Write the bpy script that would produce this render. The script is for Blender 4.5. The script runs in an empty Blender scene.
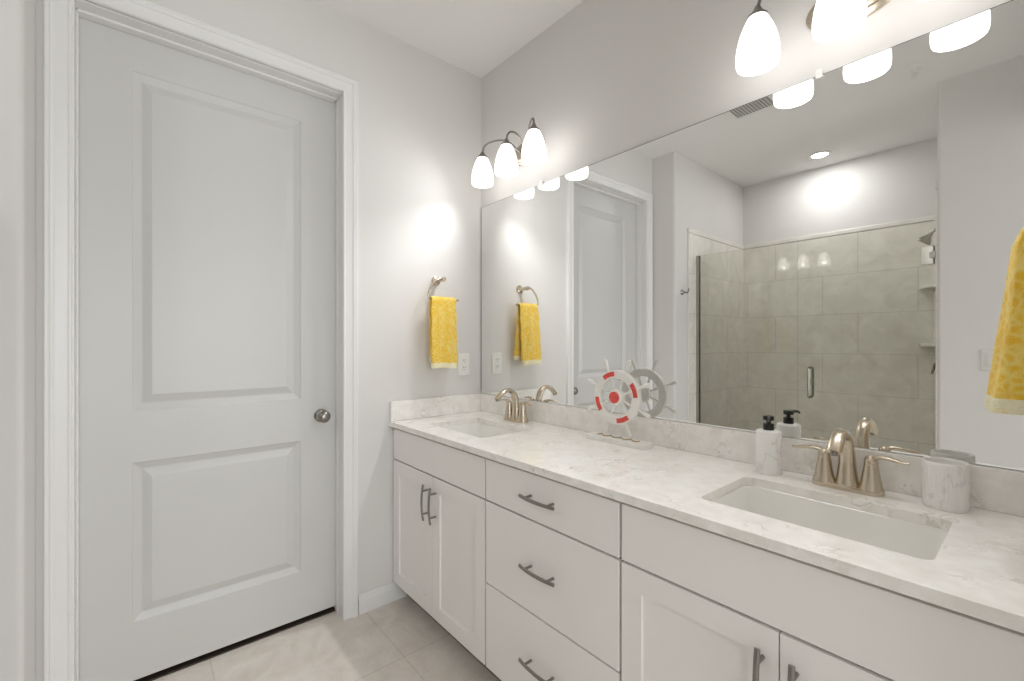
import bpy, bmesh, math, random
from mathutils import Vector, Matrix, noise
PI = math.pi
S = bpy.context.scene
COL = S.collection

# ------------------------------------------------------------------ camera
FPX = 446.0
cam_d = bpy.data.cameras.new('camera')
cam_d.sensor_width = 36.0
cam_d.lens = 36.0 * FPX / 1024.0
cam_d.shift_y = 2.5 / 1024.0
cam_d.clip_start = 0.02
cam = bpy.data.objects.new('camera', cam_d)
COL.objects.link(cam)
cam.location = (2.09, -1.5343, 1.286)
ang = math.atan((512 - 135) / FPX)            # optical axis, measured from -X towards +Y
ax = Vector((-math.cos(ang), math.sin(ang), 0))
cam.rotation_euler = ax.to_track_quat('-Z', 'Y').to_euler()
S.camera = cam

# ------------------------------------------------------------------ world, exposure, fill light
S.view_settings.view_transform = 'Standard'
S.view_settings.look = 'None'
S.view_settings.exposure = 0.58
S.view_settings.gamma = 1.0
S.view_settings.use_curve_mapping = False
W = bpy.data.worlds.new('world')
S.world = W
W.use_nodes = True
bg = W.node_tree.nodes['Background']
bg.inputs[0].default_value = (0.95, 0.98, 1.0, 1)
bg.inputs[1].default_value = 1.2
S.cycles.use_denoising = True
S.cycles.max_bounces = 14
S.cycles.diffuse_bounces = 7
S.cycles.glossy_bounces = 8
S.cycles.transparent_max_bounces = 16
S.cycles.sample_clamp_indirect = 6.0
S.cycles.caustics_reflective = True
S.cycles.caustics_refractive = False

LAMP_W = 7.2        # each vanity bulb
SHADE_E = 1.25      # glow of the frosted shades
SHOWER_W = 3.4
FILL_W = 43.0

def area(name, loc, rot, sx, sy, power, color):
    d = bpy.data.lights.new(name, 'AREA')
    d.shape = 'RECTANGLE'; d.size = sx; d.size_y = sy; d.energy = power; d.color = color
    o = bpy.data.objects.new(name, d); COL.objects.link(o)
    o.location = loc; o.rotation_euler = rot
    return o
# fill light added at an unseen bedroom window behind the camera (faces -X)
area('window_fill', (5.36, -1.35, 1.45), (0, PI/2, 0), 1.8, 2.6, FILL_W, (0.93, 0.97, 1.0))

# ------------------------------------------------------------------ materials
def lin(c):
    return tuple((x/255/12.92 if x/255 <= 0.04045 else ((x/255+0.055)/1.055)**2.4) for x in c) + (1,)

def new_mat(name):
    m = bpy.data.materials.new(name); m.use_nodes = True
    nt = m.node_tree
    return m, nt, nt.nodes, nt.links, nt.nodes['Principled BSDF']

def plain(name, rgb, rough=0.5, metal=0.0, bump=0.0, bscale=200.0, spec=0.5, var=0.0, vscale=6.0):
    m, nt, N, L, P = new_mat(name)
    P.inputs['Base Color'].default_value = lin(rgb)
    P.inputs['Roughness'].default_value = rough
    P.inputs['Metallic'].default_value = metal
    P.inputs['Specular IOR Level'].default_value = spec
    tc = N.new('ShaderNodeTexCoord')
    if bump:
        n = N.new('ShaderNodeTexNoise'); n.inputs['Scale'].default_value = bscale; n.inputs['Detail'].default_value = 3
        b = N.new('ShaderNodeBump'); b.inputs['Strength'].default_value = bump; b.inputs['Distance'].default_value = 0.002
        L.new(tc.outputs['Object'], n.inputs['Vector']); L.new(n.outputs['Fac'], b.inputs['Height'])
        L.new(b.outputs['Normal'], P.inputs['Normal'])
    if var:
        n = N.new('ShaderNodeTexNoise'); n.inputs['Scale'].default_value = vscale; n.inputs['Detail'].default_value = 4
        r = N.new('ShaderNodeValToRGB')
        c = lin(rgb)
        r.color_ramp.elements[0].position = 0.3; r.color_ramp.elements[1].position = 0.7
        r.color_ramp.elements[0].color = tuple(x*(1-var) for x in c[:3]) + (1,)
        r.color_ramp.elements[1].color = tuple(min(1, x*(1+var)) for x in c[:3]) + (1,)
        L.new(tc.outputs['Object'], n.inputs['Vector']); L.new(n.outputs['Fac'], r.inputs['Fac'])
        L.new(r.outputs['Color'], P.inputs['Base Color'])
    return m

def brushed(name, rgb, rough=0.3):
    m, nt, N, L, P = new_mat(name)
    P.inputs['Base Color'].default_value = lin(rgb)
    P.inputs['Metallic'].default_value = 1.0
    tc = N.new('ShaderNodeTexCoord'); mp = N.new('ShaderNodeMapping')
    mp.inputs['Scale'].default_value = (300, 300, 20)
    n = N.new('ShaderNodeTexNoise'); n.inputs['Scale'].default_value = 2.0
    mr = N.new('ShaderNodeMapRange'); mr.inputs['To Min'].default_value = rough-0.01; mr.inputs['To Max'].default_value = rough+0.02
    L.new(tc.outputs['Object'], mp.inputs['Vector']); L.new(mp.outputs['Vector'], n.inputs['Vector'])
    L.new(n.outputs['Fac'], mr.inputs['Value']); L.new(mr.outputs['Result'], P.inputs['Roughness'])
    return m

def quartz(name):
    m, nt, N, L, P = new_mat(name)
    tc = N.new('ShaderNodeTexCoord')
    w = N.new('ShaderNodeTexNoise'); w.inputs['Scale'].default_value = 9.0; w.inputs['Detail'].default_value = 5
    mixv = N.new('ShaderNodeMix'); mixv.data_type = 'VECTOR'; mixv.inputs['Factor'].default_value = 0.14
    L.new(tc.outputs['Object'], w.inputs['Vector'])
    L.new(tc.outputs['Object'], mixv.inputs['A']); L.new(w.outputs['Color'], mixv.inputs['B'])
    v = N.new('ShaderNodeTexNoise'); v.inputs['Scale'].default_value = 19.0; v.inputs['Detail'].default_value = 7; v.inputs['Roughness'].default_value = 0.62
    L.new(mixv.outputs['Result'], v.inputs['Vector'])
    # thin veins where the noise crosses 0.5
    s = N.new('ShaderNodeMath'); s.operation = 'SUBTRACT'; s.inputs[1].default_value = 0.5
    a = N.new('ShaderNodeMath'); a.operation = 'ABSOLUTE'
    L.new(v.outputs['Fac'], s.inputs[0]); L.new(s.outputs[0], a.inputs[0])
    r = N.new('ShaderNodeValToRGB')
    r.color_ramp.elements[0].position = 0.0; r.color_ramp.elements[0].color = (1, 1, 1, 1)
    r.color_ramp.elements[1].position = 0.045; r.color_ramp.elements[1].color = (0, 0, 0, 1)
    L.new(a.outputs[0], r.inputs['Fac'])
    msk = N.new('ShaderNodeTexNoise'); msk.inputs['Scale'].default_value = 12.0; msk.inputs['Detail'].default_value = 3
    L.new(tc.outputs['Object'], msk.inputs['Vector'])
    mr = N.new('ShaderNodeMapRange'); mr.inputs['From Min'].default_value = 0.50; mr.inputs['From Max'].default_value = 0.72
    L.new(msk.outputs['Fac'], mr.inputs['Value'])
    mu = N.new('ShaderNodeMath'); mu.operation = 'MULTIPLY'
    L.new(r.outputs['Color'], mu.inputs[0]); L.new(mr.outputs['Result'], mu.inputs[1])
    cl = N.new('ShaderNodeTexNoise'); cl.inputs['Scale'].default_value = 24.0; cl.inputs['Detail'].default_value = 6
    L.new(tc.outputs['Object'], cl.inputs['Vector'])
    cr = N.new('ShaderNodeValToRGB')
    cr.color_ramp.elements[0].position = 0.32; cr.color_ramp.elements[0].color = lin((237, 233, 228))
    cr.color_ramp.elements[1].position = 0.60; cr.color_ramp.elements[1].color = lin((247, 245, 242))
    L.new(cl.outputs['Fac'], cr.inputs['Fac'])
    mx = N.new('ShaderNodeMix'); mx.data_type = 'RGBA'
    L.new(mu.outputs[0], mx.inputs['Factor']); L.new(cr.outputs['Color'], mx.inputs['A'])
    mx.inputs['B'].default_value = lin((206, 199, 190))
    L.new(mx.outputs['Result'], P.inputs['Base Color'])
    P.inputs['Roughness'].default_value = 0.16
    return m

def marble_ware(name):
    m, nt, N, L, P = new_mat(name)
    tc = N.new('ShaderNodeTexCoord'); mp = N.new('ShaderNodeMapping'); mp.inputs['Scale'].default_value = (1, 1, 0.55)
    v = N.new('ShaderNodeTexNoise'); v.inputs['Scale'].default_value = 20; v.inputs['Detail'].default_value = 3
    L.new(tc.outputs['Object'], mp.inputs['Vector']); L.new(mp.outputs['Vector'], v.inputs['Vector'])
    s = N.new('ShaderNodeMath'); s.operation = 'SUBTRACT'; s.inputs[1].default_value = 0.52
    a = N.new('ShaderNodeMath'); a.operation = 'ABSOLUTE'
    L.new(v.outputs['Fac'], s.inputs[0]); L.new(s.outputs[0], a.inputs[0])
    r = N.new('ShaderNodeValToRGB')
    r.color_ramp.elements[0].position = 0.0; r.color_ramp.elements[0].color = lin((224, 222, 221))
    r.color_ramp.elements[1].position = 0.022; r.color_ramp.elements[1].color = lin((243, 242, 240))
    L.new(a.outputs[0], r.inputs['Fac']); L.new(r.outputs['Color'], P.inputs['Base Color'])
    P.inputs['Roughness'].default_value = 0.4
    return m

def tile_mat(name, axis, bw, bh, offs, mortar, c1, c2, cm, oz=0.0, ox=0.0, rough=0.35):
    m, nt, N, L, P = new_mat(name)
    tc = N.new('ShaderNodeTexCoord'); sp = N.new('ShaderNodeSeparateXYZ'); cb = N.new('ShaderNodeCombineXYZ')
    L.new(tc.outputs['Object'], sp.inputs[0])
    ia, ib = {'XZ': (0, 2), 'YZ': (1, 2), 'XY': (0, 1)}[axis]
    for src, dst, o in ((ia, 0, ox), (ib, 1, oz)):
        ad = N.new('ShaderNodeMath'); ad.operation = 'ADD'; ad.inputs[1].default_value = o
        L.new(sp.outputs[src], ad.inputs[0]); L.new(ad.outputs[0], cb.inputs[dst])
    b = N.new('ShaderNodeTexBrick'); b.offset = offs; b.offset_frequency = 2; b.squash = 1
    b.inputs['Scale'].default_value = 1.0
    b.inputs['Brick Width'].default_value = bw; b.inputs['Row Height'].default_value = bh
    b.inputs['Mortar Size'].default_value = mortar; b.inputs['Mortar Smooth'].default_value = 0.2
    b.inputs['Bias'].default_value = 0
    b.inputs['Color1'].default_value = lin(c1); b.inputs['Color2'].default_value = lin(tuple(x-3 for x in c1))
    b.inputs['Mortar'].default_value = lin(cm)
    L.new(cb.outputs[0], b.inputs['Vector'])
    n = N.new('ShaderNodeTexNoise'); n.inputs['Scale'].default_value = 6; n.inputs['Detail'].default_value = 8; n.inputs['Roughness'].default_value = 0.65
    n.inputs['Distortion'].default_value = 1.2
    L.new(tc.outputs['Object'], n.inputs['Vector'])
    mr = N.new('ShaderNodeMapRange'); mr.inputs['From Min'].default_value = 0.35; mr.inputs['From Max'].default_value = 0.7
    L.new(n.outputs['Fac'], mr.inputs['Value'])
    mx = N.new('ShaderNodeMix'); mx.data_type = 'RGBA'; mx.blend_type = 'MULTIPLY'
    r = N.new('ShaderNodeValToRGB')
    k = tuple(y/x for x, y in zip(lin(c1)[:3], lin(c2)[:3]))
    r.color_ramp.elements[0].color = (1, 1, 1, 1); r.color_ramp.elements[1].color = k + (1,)
    L.new(mr.outputs['Result'], r.inputs['Fac'])
    mx.inputs['Factor'].default_value = 1.0
    L.new(b.outputs['Color'], mx.inputs['A']); L.new(r.outputs['Color'], mx.inputs['B'])
    L.new(mx.outputs['Result'], P.inputs['Base Color'])
    bp = N.new('ShaderNodeBump'); bp.inputs['Strength'].default_value = 0.4; bp.inputs['Distance'].default_value = 0.001; bp.invert = True
    L.new(b.outputs['Fac'], bp.inputs['Height']); L.new(bp.outputs['Normal'], P.inputs['Normal'])
    P.inputs['Roughness'].default_value = rough
    return m

def terry(name, ca, cb_):
    m, nt, N, L, P = new_mat(name)
    tc = N.new('ShaderNodeTexCoord')
    v = N.new('ShaderNodeTexVoronoi'); v.feature = 'DISTANCE_TO_EDGE'; v.inputs['Scale'].default_value = 60
    n = N.new('ShaderNodeTexNoise'); n.inputs['Scale'].default_value = 30; n.inputs['Detail'].default_value = 3
    L.new(tc.outputs['Object'], v.inputs['Vector']); L.new(tc.outputs['Object'], n.inputs['Vector'])
    ad = N.new('ShaderNodeMath'); ad.operation = 'MULTIPLY_ADD'; ad.inputs[1].default_value = 1.3
    L.new(v.outputs['Distance'], ad.inputs[0]); L.new(n.outputs['Fac'], ad.inputs[2])
    r = N.new('ShaderNodeValToRGB')
    r.color_ramp.elements[0].position = 0.42; r.color_ramp.elements[0].color = lin(cb_)
    r.color_ramp.elements[1].position = 0.85; r.color_ramp.elements[1].color = lin(ca)
    L.new(ad.outputs[0], r.inputs['Fac']); L.new(r.outputs['Color'], P.inputs['Base Color'])
    f = N.new('ShaderNodeTexNoise'); f.inputs['Scale'].default_value = 420
    L.new(tc.outputs['Object'], f.inputs['Vector'])
    bp = N.new('ShaderNodeBump'); bp.inputs['Strength'].default_value = 0.9; bp.inputs['Distance'].default_value = 0.004
    L.new(f.outputs['Fac'], bp.inputs['Height']); L.new(bp.outputs['Normal'], P.inputs['Normal'])
    P.inputs['Roughness'].default_value = 0.95; P.inputs['Specular IOR Level'].default_value = 0.1
    P.inputs['Sheen Weight'].default_value = 0.3
    return m

def glass_mat(name, tint):
    m = bpy.data.materials.new(name); m.use_nodes = True
    nt = m.node_tree; N = nt.nodes; L = nt.links; N.clear()
    out = N.new('ShaderNodeOutputMaterial'); mix = N.new('ShaderNodeMixShader')
    t = N.new('ShaderNodeBsdfTransparent'); t.inputs[0].default_value = tint
    g = N.new('ShaderNodeBsdfGlossy'); g.inputs['Roughness'].default_value = 0.0
    fr = N.new('ShaderNodeFresnel'); fr.inputs[0].default_value = 1.5
    L.new(fr.outputs[0], mix.inputs[0]); L.new(t.outputs[0], mix.inputs[1]); L.new(g.outputs[0], mix.inputs[2])
    L.new(mix.outputs[0], out.inputs[0])
    return m

def mirror_mat(name):
    m = bpy.data.materials.new(name); m.use_nodes = True
    nt = m.node_tree; N = nt.nodes; L = nt.links; N.clear()
    out = N.new('ShaderNodeOutputMaterial')
    g = N.new('ShaderNodeBsdfGlossy'); g.inputs['Roughness'].default_value = 0.0
    g.inputs['Color'].default_value = (0.90, 0.905, 0.893, 1)
    L.new(g.outputs[0], out.inputs[0])
    return m

def glow(name, rgb, e, base=None):
    m, nt, N, L, P = new_mat(name)
    P.inputs['Base Color'].default_value = lin(base or rgb)
    P.inputs['Emission Color'].default_value = lin(rgb)
    P.inputs['Emission Strength'].default_value = e
    P.inputs['Roughness'].default_value = 0.3
    return m

def frosted(name, rgb, e, clear):
    """lit etched glass: part of the bulb's light comes straight through, the rest glows in the glass"""
    m, nt, N, L, P = new_mat(name)
    P.inputs['Base Color'].default_value = lin((70, 70, 70))
    P.inputs['Emission Color'].default_value = lin(rgb)
    P.inputs['Emission Strength'].default_value = e / (1 - clear)
    P.inputs['Roughness'].default_value = 0.35
    t = N.new('ShaderNodeBsdfTransparent'); mix = N.new('ShaderNodeMixShader'); mix.inputs[0].default_value = clear
    L.new(P.outputs[0], mix.inputs[1]); L.new(t.outputs[0], mix.inputs[2])
    L.new(mix.outputs[0], N['Material Output'].inputs[0])
    return m

M = dict(
    wall=plain('wall_paint', (221, 219, 217), 0.7, bump=0.05, bscale=350, spec=0.3),
    ceil=plain('ceiling_paint', (240, 239, 238), 0.8, bump=0.06, bscale=250, spec=0.2),
    trim=plain('trim_paint', (232, 231, 230), 0.35),
    doorp=plain('door_paint', (208, 207, 205), 0.4, bump=0.03, bscale=300),
    cab=plain('cabinet_paint', (240, 237, 235), 0.38),
    carc=plain('carcass_gap_shade', (150, 147, 141), 0.5),  # white carcass greyed: shade of the front gaps put into its colour
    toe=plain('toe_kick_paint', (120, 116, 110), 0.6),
    quartz=quartz('quartz'),
    china=plain('vitreous_china', (238, 237, 233), 0.12),
    nickel=brushed('brushed_nickel', (206, 194, 176), 0.24),
    steel=brushed('satin_steel', (150, 147, 142), 0.32),
    chrome=brushed('satin_chrome', (172, 170, 162), 0.22),
    dark=plain('dark_rubber', (40, 36, 33), 0.7),
    blackp=plain('black_plastic', (16, 16, 16), 0.3),
    ware=marble_ware('marbled_resin'),
    white=plain('white_wood', (238, 236, 232), 0.5, var=0.03, vscale=30),
    red=plain('coral_red_paint', (222, 84, 76), 0.5, var=0.12, vscale=60),
    rope=plain('twine', (170, 140, 96), 0.8, var=0.3, vscale=200),
    plastic=plain('white_plastic', (236, 235, 232), 0.35),
    putty=plain('switch_plastic', (216, 214, 211), 0.4),
    slot=plain('slot_dark', (60, 58, 55), 0.6),
    mirror=mirror_mat('silvered_glass'),
    edge=plain('mirror_edge', (90, 92, 88), 0.4),
    glass=glass_mat('shower_glass', (0.972, 0.978, 0.957, 1)),
    shade=frosted('frosted_shade', (255, 253, 250), SHADE_E, 0.5),
    bulb=glow('bulb_glow', (255, 246, 230), 4.0),
    led=glow('led_disc', (255, 252, 244), 12.0),
    towel=terry('yellow_terry', (247, 200, 62), (251, 224, 128)),
    hem=terry('cream_terry', (248, 236, 192), (250, 243, 212)),
    tile_b=tile_mat('shower_tile_back', 'XZ', 0.62, 0.335, 0.4, 0.004, (240, 237, 230), (220, 216, 208), (220, 216, 209), oz=-0.19, ox=0.12),
    tile_s=tile_mat('shower_tile_side', 'YZ', 0.62, 0.335, 0.4, 0.004, (240, 237, 230), (220, 216, 208), (220, 216, 209), oz=-0.19, ox=0.2),
    floor=tile_mat('floor_tile', 'XY', 0.61, 0.61, 0.0, 0.003, (234, 227, 219), (214, 205, 195), (218, 210, 201), oz=1.302+0.61*3, ox=0.2, rough=0.4),
    carpet=plain('bedroom_floor', (212, 206, 198), 0.9),
)

# ------------------------------------------------------------------ helpers
ORG = {}
def tag(o, label=None, cat=None, group=None, kind=None):
    if label: o['label'] = label
    if cat: o['category'] = cat
    if group: o['group'] = group
    if kind: o['kind'] = kind
    return o

def thing(name, label, cat, loc=(0, 0, 0), group=None):
    o = bpy.data.objects.new(name, None); COL.objects.link(o)
    o.location = loc; o.empty_display_size = 0.05
    ORG[o] = Vector(loc)
    return tag(o, label, cat, group)

def obj(name, bm, mat, parent=None, smooth=None, bevel=0.0, seg=2):
    """one mesh object; the bmesh is in the thing's local frame"""
    bmesh.ops.recalc_face_normals(bm, faces=bm.faces)
    me = bpy.data.meshes.new(name); bm.to_mesh(me); bm.free()
    me.materials.append(mat)
    o = bpy.data.objects.new(name, me); COL.objects.link(o)
    if parent: o.parent = parent
    if smooth:
        me.shade_smooth()
        if hasattr(me, 'set_sharp_from_angle'): me.set_sharp_from_angle(angle=math.radians(smooth))
    if bevel:
        md = o.modifiers.new('bevel', 'BEVEL'); md.width = bevel; md.segments = seg; md.limit_method = 'ANGLE'
        md.angle_limit = math.radians(40)
    return o

def struct(name, bm, mat, parent=None, **k):
    o = obj(name, bm, mat, parent, **k)
    if parent is None: o['kind'] = 'structure'
    return o

def B(): return bmesh.new()

def box(bm, a, b):
    x0, y0, z0 = [min(p, q) for p, q in zip(a, b)]; x1, y1, z1 = [max(p, q) for p, q in zip(a, b)]
    v = [bm.verts.new(p) for p in ((x0,y0,z0),(x1,y0,z0),(x1,y1,z0),(x0,y1,z0),(x0,y0,z1),(x1,y0,z1),(x1,y1,z1),(x0,y1,z1))]
    for f in ((0,3,2,1),(4,5,6,7),(0,1,5,4),(1,2,6,5),(2,3,7,6),(3,0,4,7)):
        bm.faces.new([v[i] for i in f])
    return bm

def boxb(a, b): return box(B(), a, b)

def lathe(bm, prof, n=32, c=(0, 0, 0), axis='Z', cap0=True, cap1=True, flute=0, famp=0.0, fz=None):
    """prof: list of (r, h)"""
    def P(r, h, a, i):
        rr = r
        if flute and (fz is None or fz(h)): rr = r * (1 + famp * math.cos(flute * a))
        x, y = rr*math.cos(a), rr*math.sin(a)
        p = {'Z': (x, y, h), 'Y': (x, h, y), 'X': (h, x, y)}[axis]
        return (p[0]+c[0], p[1]+c[1], p[2]+c[2])
    rings = []
    for r, h in prof:
        if r < 1e-6:
            rings.append([bm.verts.new(P(0, h, 0, 0))])
        else:
            rings.append([bm.verts.new(P(r, h, 2*PI*i/n, i)) for i in range(n)])
    for A, Bq in zip(rings, rings[1:]):
        for i in range(n):
            j = (i+1) % n
            if len(A) == 1 and len(Bq) == 1: continue
            if len(A) == 1: bm.faces.new((A[0], Bq[i], Bq[j]))
            elif len(Bq) == 1: bm.faces.new((A[i], A[j], Bq[0]))
            else: bm.faces.new((A[i], A[j], Bq[j], Bq[i]))
    if cap0 and len(rings[0]) > 1: bm.faces.new(rings[0])
    if cap1 and len(rings[-1]) > 1: bm.faces.new(rings[-1])
    return bm

def catmull(pts, k=6):
    pts = [Vector(p) for p in pts]
    out = []
    for i in range(len(pts)-1):
        p0 = pts[max(i-1, 0)]; p1 = pts[i]; p2 = pts[i+1]; p3 = pts[min(i+2, len(pts)-1)]
        for s in range(k):
            t = s/k
            out.append(0.5*((2*p1)+(p2-p0)*t+(2*p0-5*p1+4*p2-p3)*t*t+(3*p1-p0-3*p2+p3)*t**3))
    out.append(pts[-1]); return out

def sweep(bm, pts, rad, n=14, side=None, closed=False):
    """tube along pts; rad: number, list of r, or list of (r_side, r_other)"""
    pts = [Vector(p) for p in pts]; m = len(pts)
    if not isinstance(rad, (list, tuple)): rad = [rad]*m
    tang = []
    for i in range(m):
        if closed: t = pts[(i+1) % m] - pts[i-1]
        else: t = pts[min(i+1, m-1)] - pts[max(i-1, 0)]
        tang.append(t.normalized())
    if side is None:
        s = tang[0].orthogonal().normalized()
    else: s = Vector(side)
    rings = []
    for i in range(m):
        t = tang[i]
        s = (s - t*s.dot(t)).normalized(); b = t.cross(s)
        r = rad[i]; ra, rb = r if isinstance(r, (list, tuple)) else (r, r)
        rings.append([bm.verts.new(pts[i] + s*ra*math.cos(2*PI*k/n) + b*rb*math.sin(2*PI*k/n)) for k in range(n)])
    rng = range(m) if closed else range(m-1)
    for i in rng:
        A, Bq = rings[i], rings[(i+1) % m]
        for k in range(n):
            j = (k+1) % n
            bm.faces.new((A[k], A[j], Bq[j], Bq[k]))
    if not closed:
        bm.faces.new(rings[0]); bm.faces.new(rings[-1])
    return bm

def interp(vals, k):
    """catmull-like linear resample of radii to match catmull(pts,k)"""
    out = []
    for a, b in zip(vals, vals[1:]):
        for s in range(k):
            t = s/k
            out.append(tuple(x+(y-x)*t for x, y in zip(a, b)) if isinstance(a, tuple) else a+(b-a)*t)
    out.append(vals[-1]); return out

def rrect(cx, cy, w, d, r, n=6):
    p = []
    for sx, sy, a0 in ((1, 1, 0), (-1, 1, PI/2), (-1, -1, PI), (1, -1, 1.5*PI)):
        for i in range(n+1):
            a = a0 + PI/2*i/n
            p.append((cx+sx*(w/2-r)+r*math.cos(a), cy+sy*(d/2-r)+r*math.sin(a)))
    return p

def prism(bm, pts, z0, z1, M_=None):
    M_ = M_ or Matrix.Identity(4)
    a = [bm.verts.new(M_ @ Vector((x, y, z0))) for x, y in pts]
    b = [bm.verts.new(M_ @ Vector((x, y, z1))) for x, y in pts]
    n = len(pts)
    bm.faces.new(a); bm.faces.new(b)
    for i in range(n): bm.faces.new((a[i], a[(i+1) % n], b[(i+1) % n], b[i]))
    return bm

def loops(bm, ls, cap_first=False, cap_last=True):
    R = [[bm.verts.new(p) for p in l] for l in ls]
    n = len(R[0])
    for A, Bq in zip(R, R[1:]):
        for i in range(n): bm.faces.new((A[i], A[(i+1) % n], Bq[(i+1) % n], Bq[i]))
    if cap_first: bm.faces.new(R[0])
    if cap_last: bm.faces.new(R[-1])
    return bm

def panelled(bm, w, h, t, panels, prof, T):
    """slab w x h x t, front at depth 0 (local z out), panels = rects (a0,b0,a1,b1); prof = [(inset, depth)...]"""
    def V(a, b, d): return bm.verts.new(T @ Vector((a, b, d)))
    xs = sorted({0, w, *[p[0] for p in panels], *[p[2] for p in panels]})
    ys = sorted({0, h, *[p[1] for p in panels], *[p[3] for p in panels]})
    for i in range(len(xs)-1):
        for j in range(len(ys)-1):
            cx, cy = (xs[i]+xs[i+1])/2, (ys[j]+ys[j+1])/2
            if any(p[0] < cx < p[2] and p[1] < cy < p[3] for p in panels): continue
            bm.faces.new([V(xs[i], ys[j], 0), V(xs[i+1], ys[j], 0), V(xs[i+1], ys[j+1], 0), V(xs[i], ys[j+1], 0)])
    for p in panels:
        ls = []
        for ins, d in [(0, 0)] + prof:
            ls.append([(p[0]+ins, p[1]+ins, d), (p[2]-ins, p[1]+ins, d), (p[2]-ins, p[3]-ins, d), (p[0]+ins, p[3]-ins, d)])
        loops(bm, [[T @ Vector(q) for q in l] for l in ls])
    # back and sides
    bk = [V(a, b, -t) for a, b in ((0, 0), (w, 0), (w, h), (0, h))]
    bm.faces.new(bk)
    for seq in ([(x, 0) for x in xs], [(w, y) for y in ys], [(x, h) for x in reversed(xs)], [(0, y) for y in reversed(ys)]):
        f = [V(a, b, 0) for a, b in seq] + [V(seq[-1][0], seq[-1][1], -t), V(seq[0][0], seq[0][1], -t)]
        bm.faces.new(f)
    bmesh.ops.remove_doubles(bm, verts=bm.verts, dist=1e-5)
    return bm

def copy_tree(root, loc, rotz=0.0, label=None):
    r = root.copy(); COL.objects.link(r); r.location = loc; r.rotation_euler = (0, 0, rotz)
    if label: r['label'] = label
    for ch in list(root.children):
        c = ch.copy(); COL.objects.link(c); c.parent = r
        for g in list(ch.children):
            d = g.copy(); COL.objects.link(d); d.parent = c
    return r

# ------------------------------------------------------------------ the room
H = 2.82
XJ, YJ = 0.205, -1.778          # the shower's end wall juts out beside the door
YO, XO = -2.09, 1.70          # wall facing the mirror, and where the shower opening ends
XR = 2.172
YB = -3.05                    # shower back wall
DY0, DY1, DZ = -1.702, -0.793, 2.447     # door opening

struct('floor', boxb((-1.1, -3.6, -0.1), (2.20, 0.12, 0.0)), M['floor'])
struct('floor_bedroom', boxb((2.20, -3.6, -0.1), (5.6, 1.4, 0.0)), M['carpet'])
struct('ceiling', boxb((-1.1, -3.6, H), (5.6, 1.4, H+0.1)), M['ceil'])
struct('wall_back', boxb((-0.14, 0.0, 0), (2.28, 0.12, H)), M['wall'])
bm = B()
box(bm, (-0.14, DY1, 0), (0, 0, H)); box(bm, (-0.14, DY0, DZ), (0, DY1, H)); box(bm, (-0.14, YJ-0.001, 0), (0, DY0, H))
struct('wall_left', bm, M['wall'])
# shower end wall with a rounded drywall corner
pts = [(-0.14, YJ)]
r = 0.018
for i in range(7):
    a = PI/2 - PI/2*i/6
    pts.append((XJ-r+r*math.cos(a), YJ-r+r*math.sin(a)))
pts += [(XJ, YB-0.15), (-0.14, YB-0.15)]
struct('wall_shower_side', prism(B(), pts, 0, H), M['wall'], smooth=40)
struct('wall_shower_back', boxb((XJ, YB-0.15, 0), (XO, YB, H)), M['wall'])
pts = [(XO, YO-r)] + [(XO+r-r*math.cos(PI/2*i/6), YO-r+r*math.sin(PI/2*i/6)) for i in range(1, 7)] + [(3.2, YO), (3.2, YB-0.15), (XO, YB-0.15)]
struct('wall_front', prism(B(), pts, 0, H), M['wall'], smooth=40)
# wall at the free end of the vanity and the wide opening into the bedroom
bm = B()
box(bm, (XR, -0.66, 0), (2.28, 1.3, H)); box(bm, (XR, YO, 2.45), (2.28, -0.66, H))
struct('wall_right', bm, M['wall'])
struct('wall_bedroom_side', boxb((2.26, 1.2, 0), (5.5, 1.3, H)), M['wall'])
struct('wall_bedroom_front', boxb((3.2, -3.55, 0), (5.5, -3.45, H)), M['wall'])
bm = B()
box(bm, (5.4, -3.45, 0), (5.5, -2.65, H)); box(bm, (5.4, -0.05, 0), (5.5, 1.2, H))
box(bm, (5.4, -2.65, 0), (5.5, -0.05, 0.55)); box(bm, (5.4, -2.65, 2.35), (5.5, -0.05, H))
struct('wall_bedroom_end', bm, M['wall'])
bm = B()
for y in (-2.65, -1.38, -0.11): box(bm, (5.42, y, 0.55), (5.48, y+0.06, 2.35))
box(bm, (5.42, -2.65, 0.55), (5.48, -0.05, 0.61)); box(bm, (5.42, -2.65, 2.29), (5.48, -0.05, 2.35))
w1 = struct('added_window_1', bm, M['trim'])  # unseen window, added as the way in for the fill light
obj('pane', boxb((5.447, -2.6, 0.6), (5.453, -0.1, 2.3)), M['glass'], w1)
# unseen box behind the door, added so the gap under it stays dark
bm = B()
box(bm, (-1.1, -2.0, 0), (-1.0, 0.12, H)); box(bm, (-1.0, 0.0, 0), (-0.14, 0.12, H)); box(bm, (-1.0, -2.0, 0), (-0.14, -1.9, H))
struct('wall_light_block', bm, M['toe'])

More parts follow.
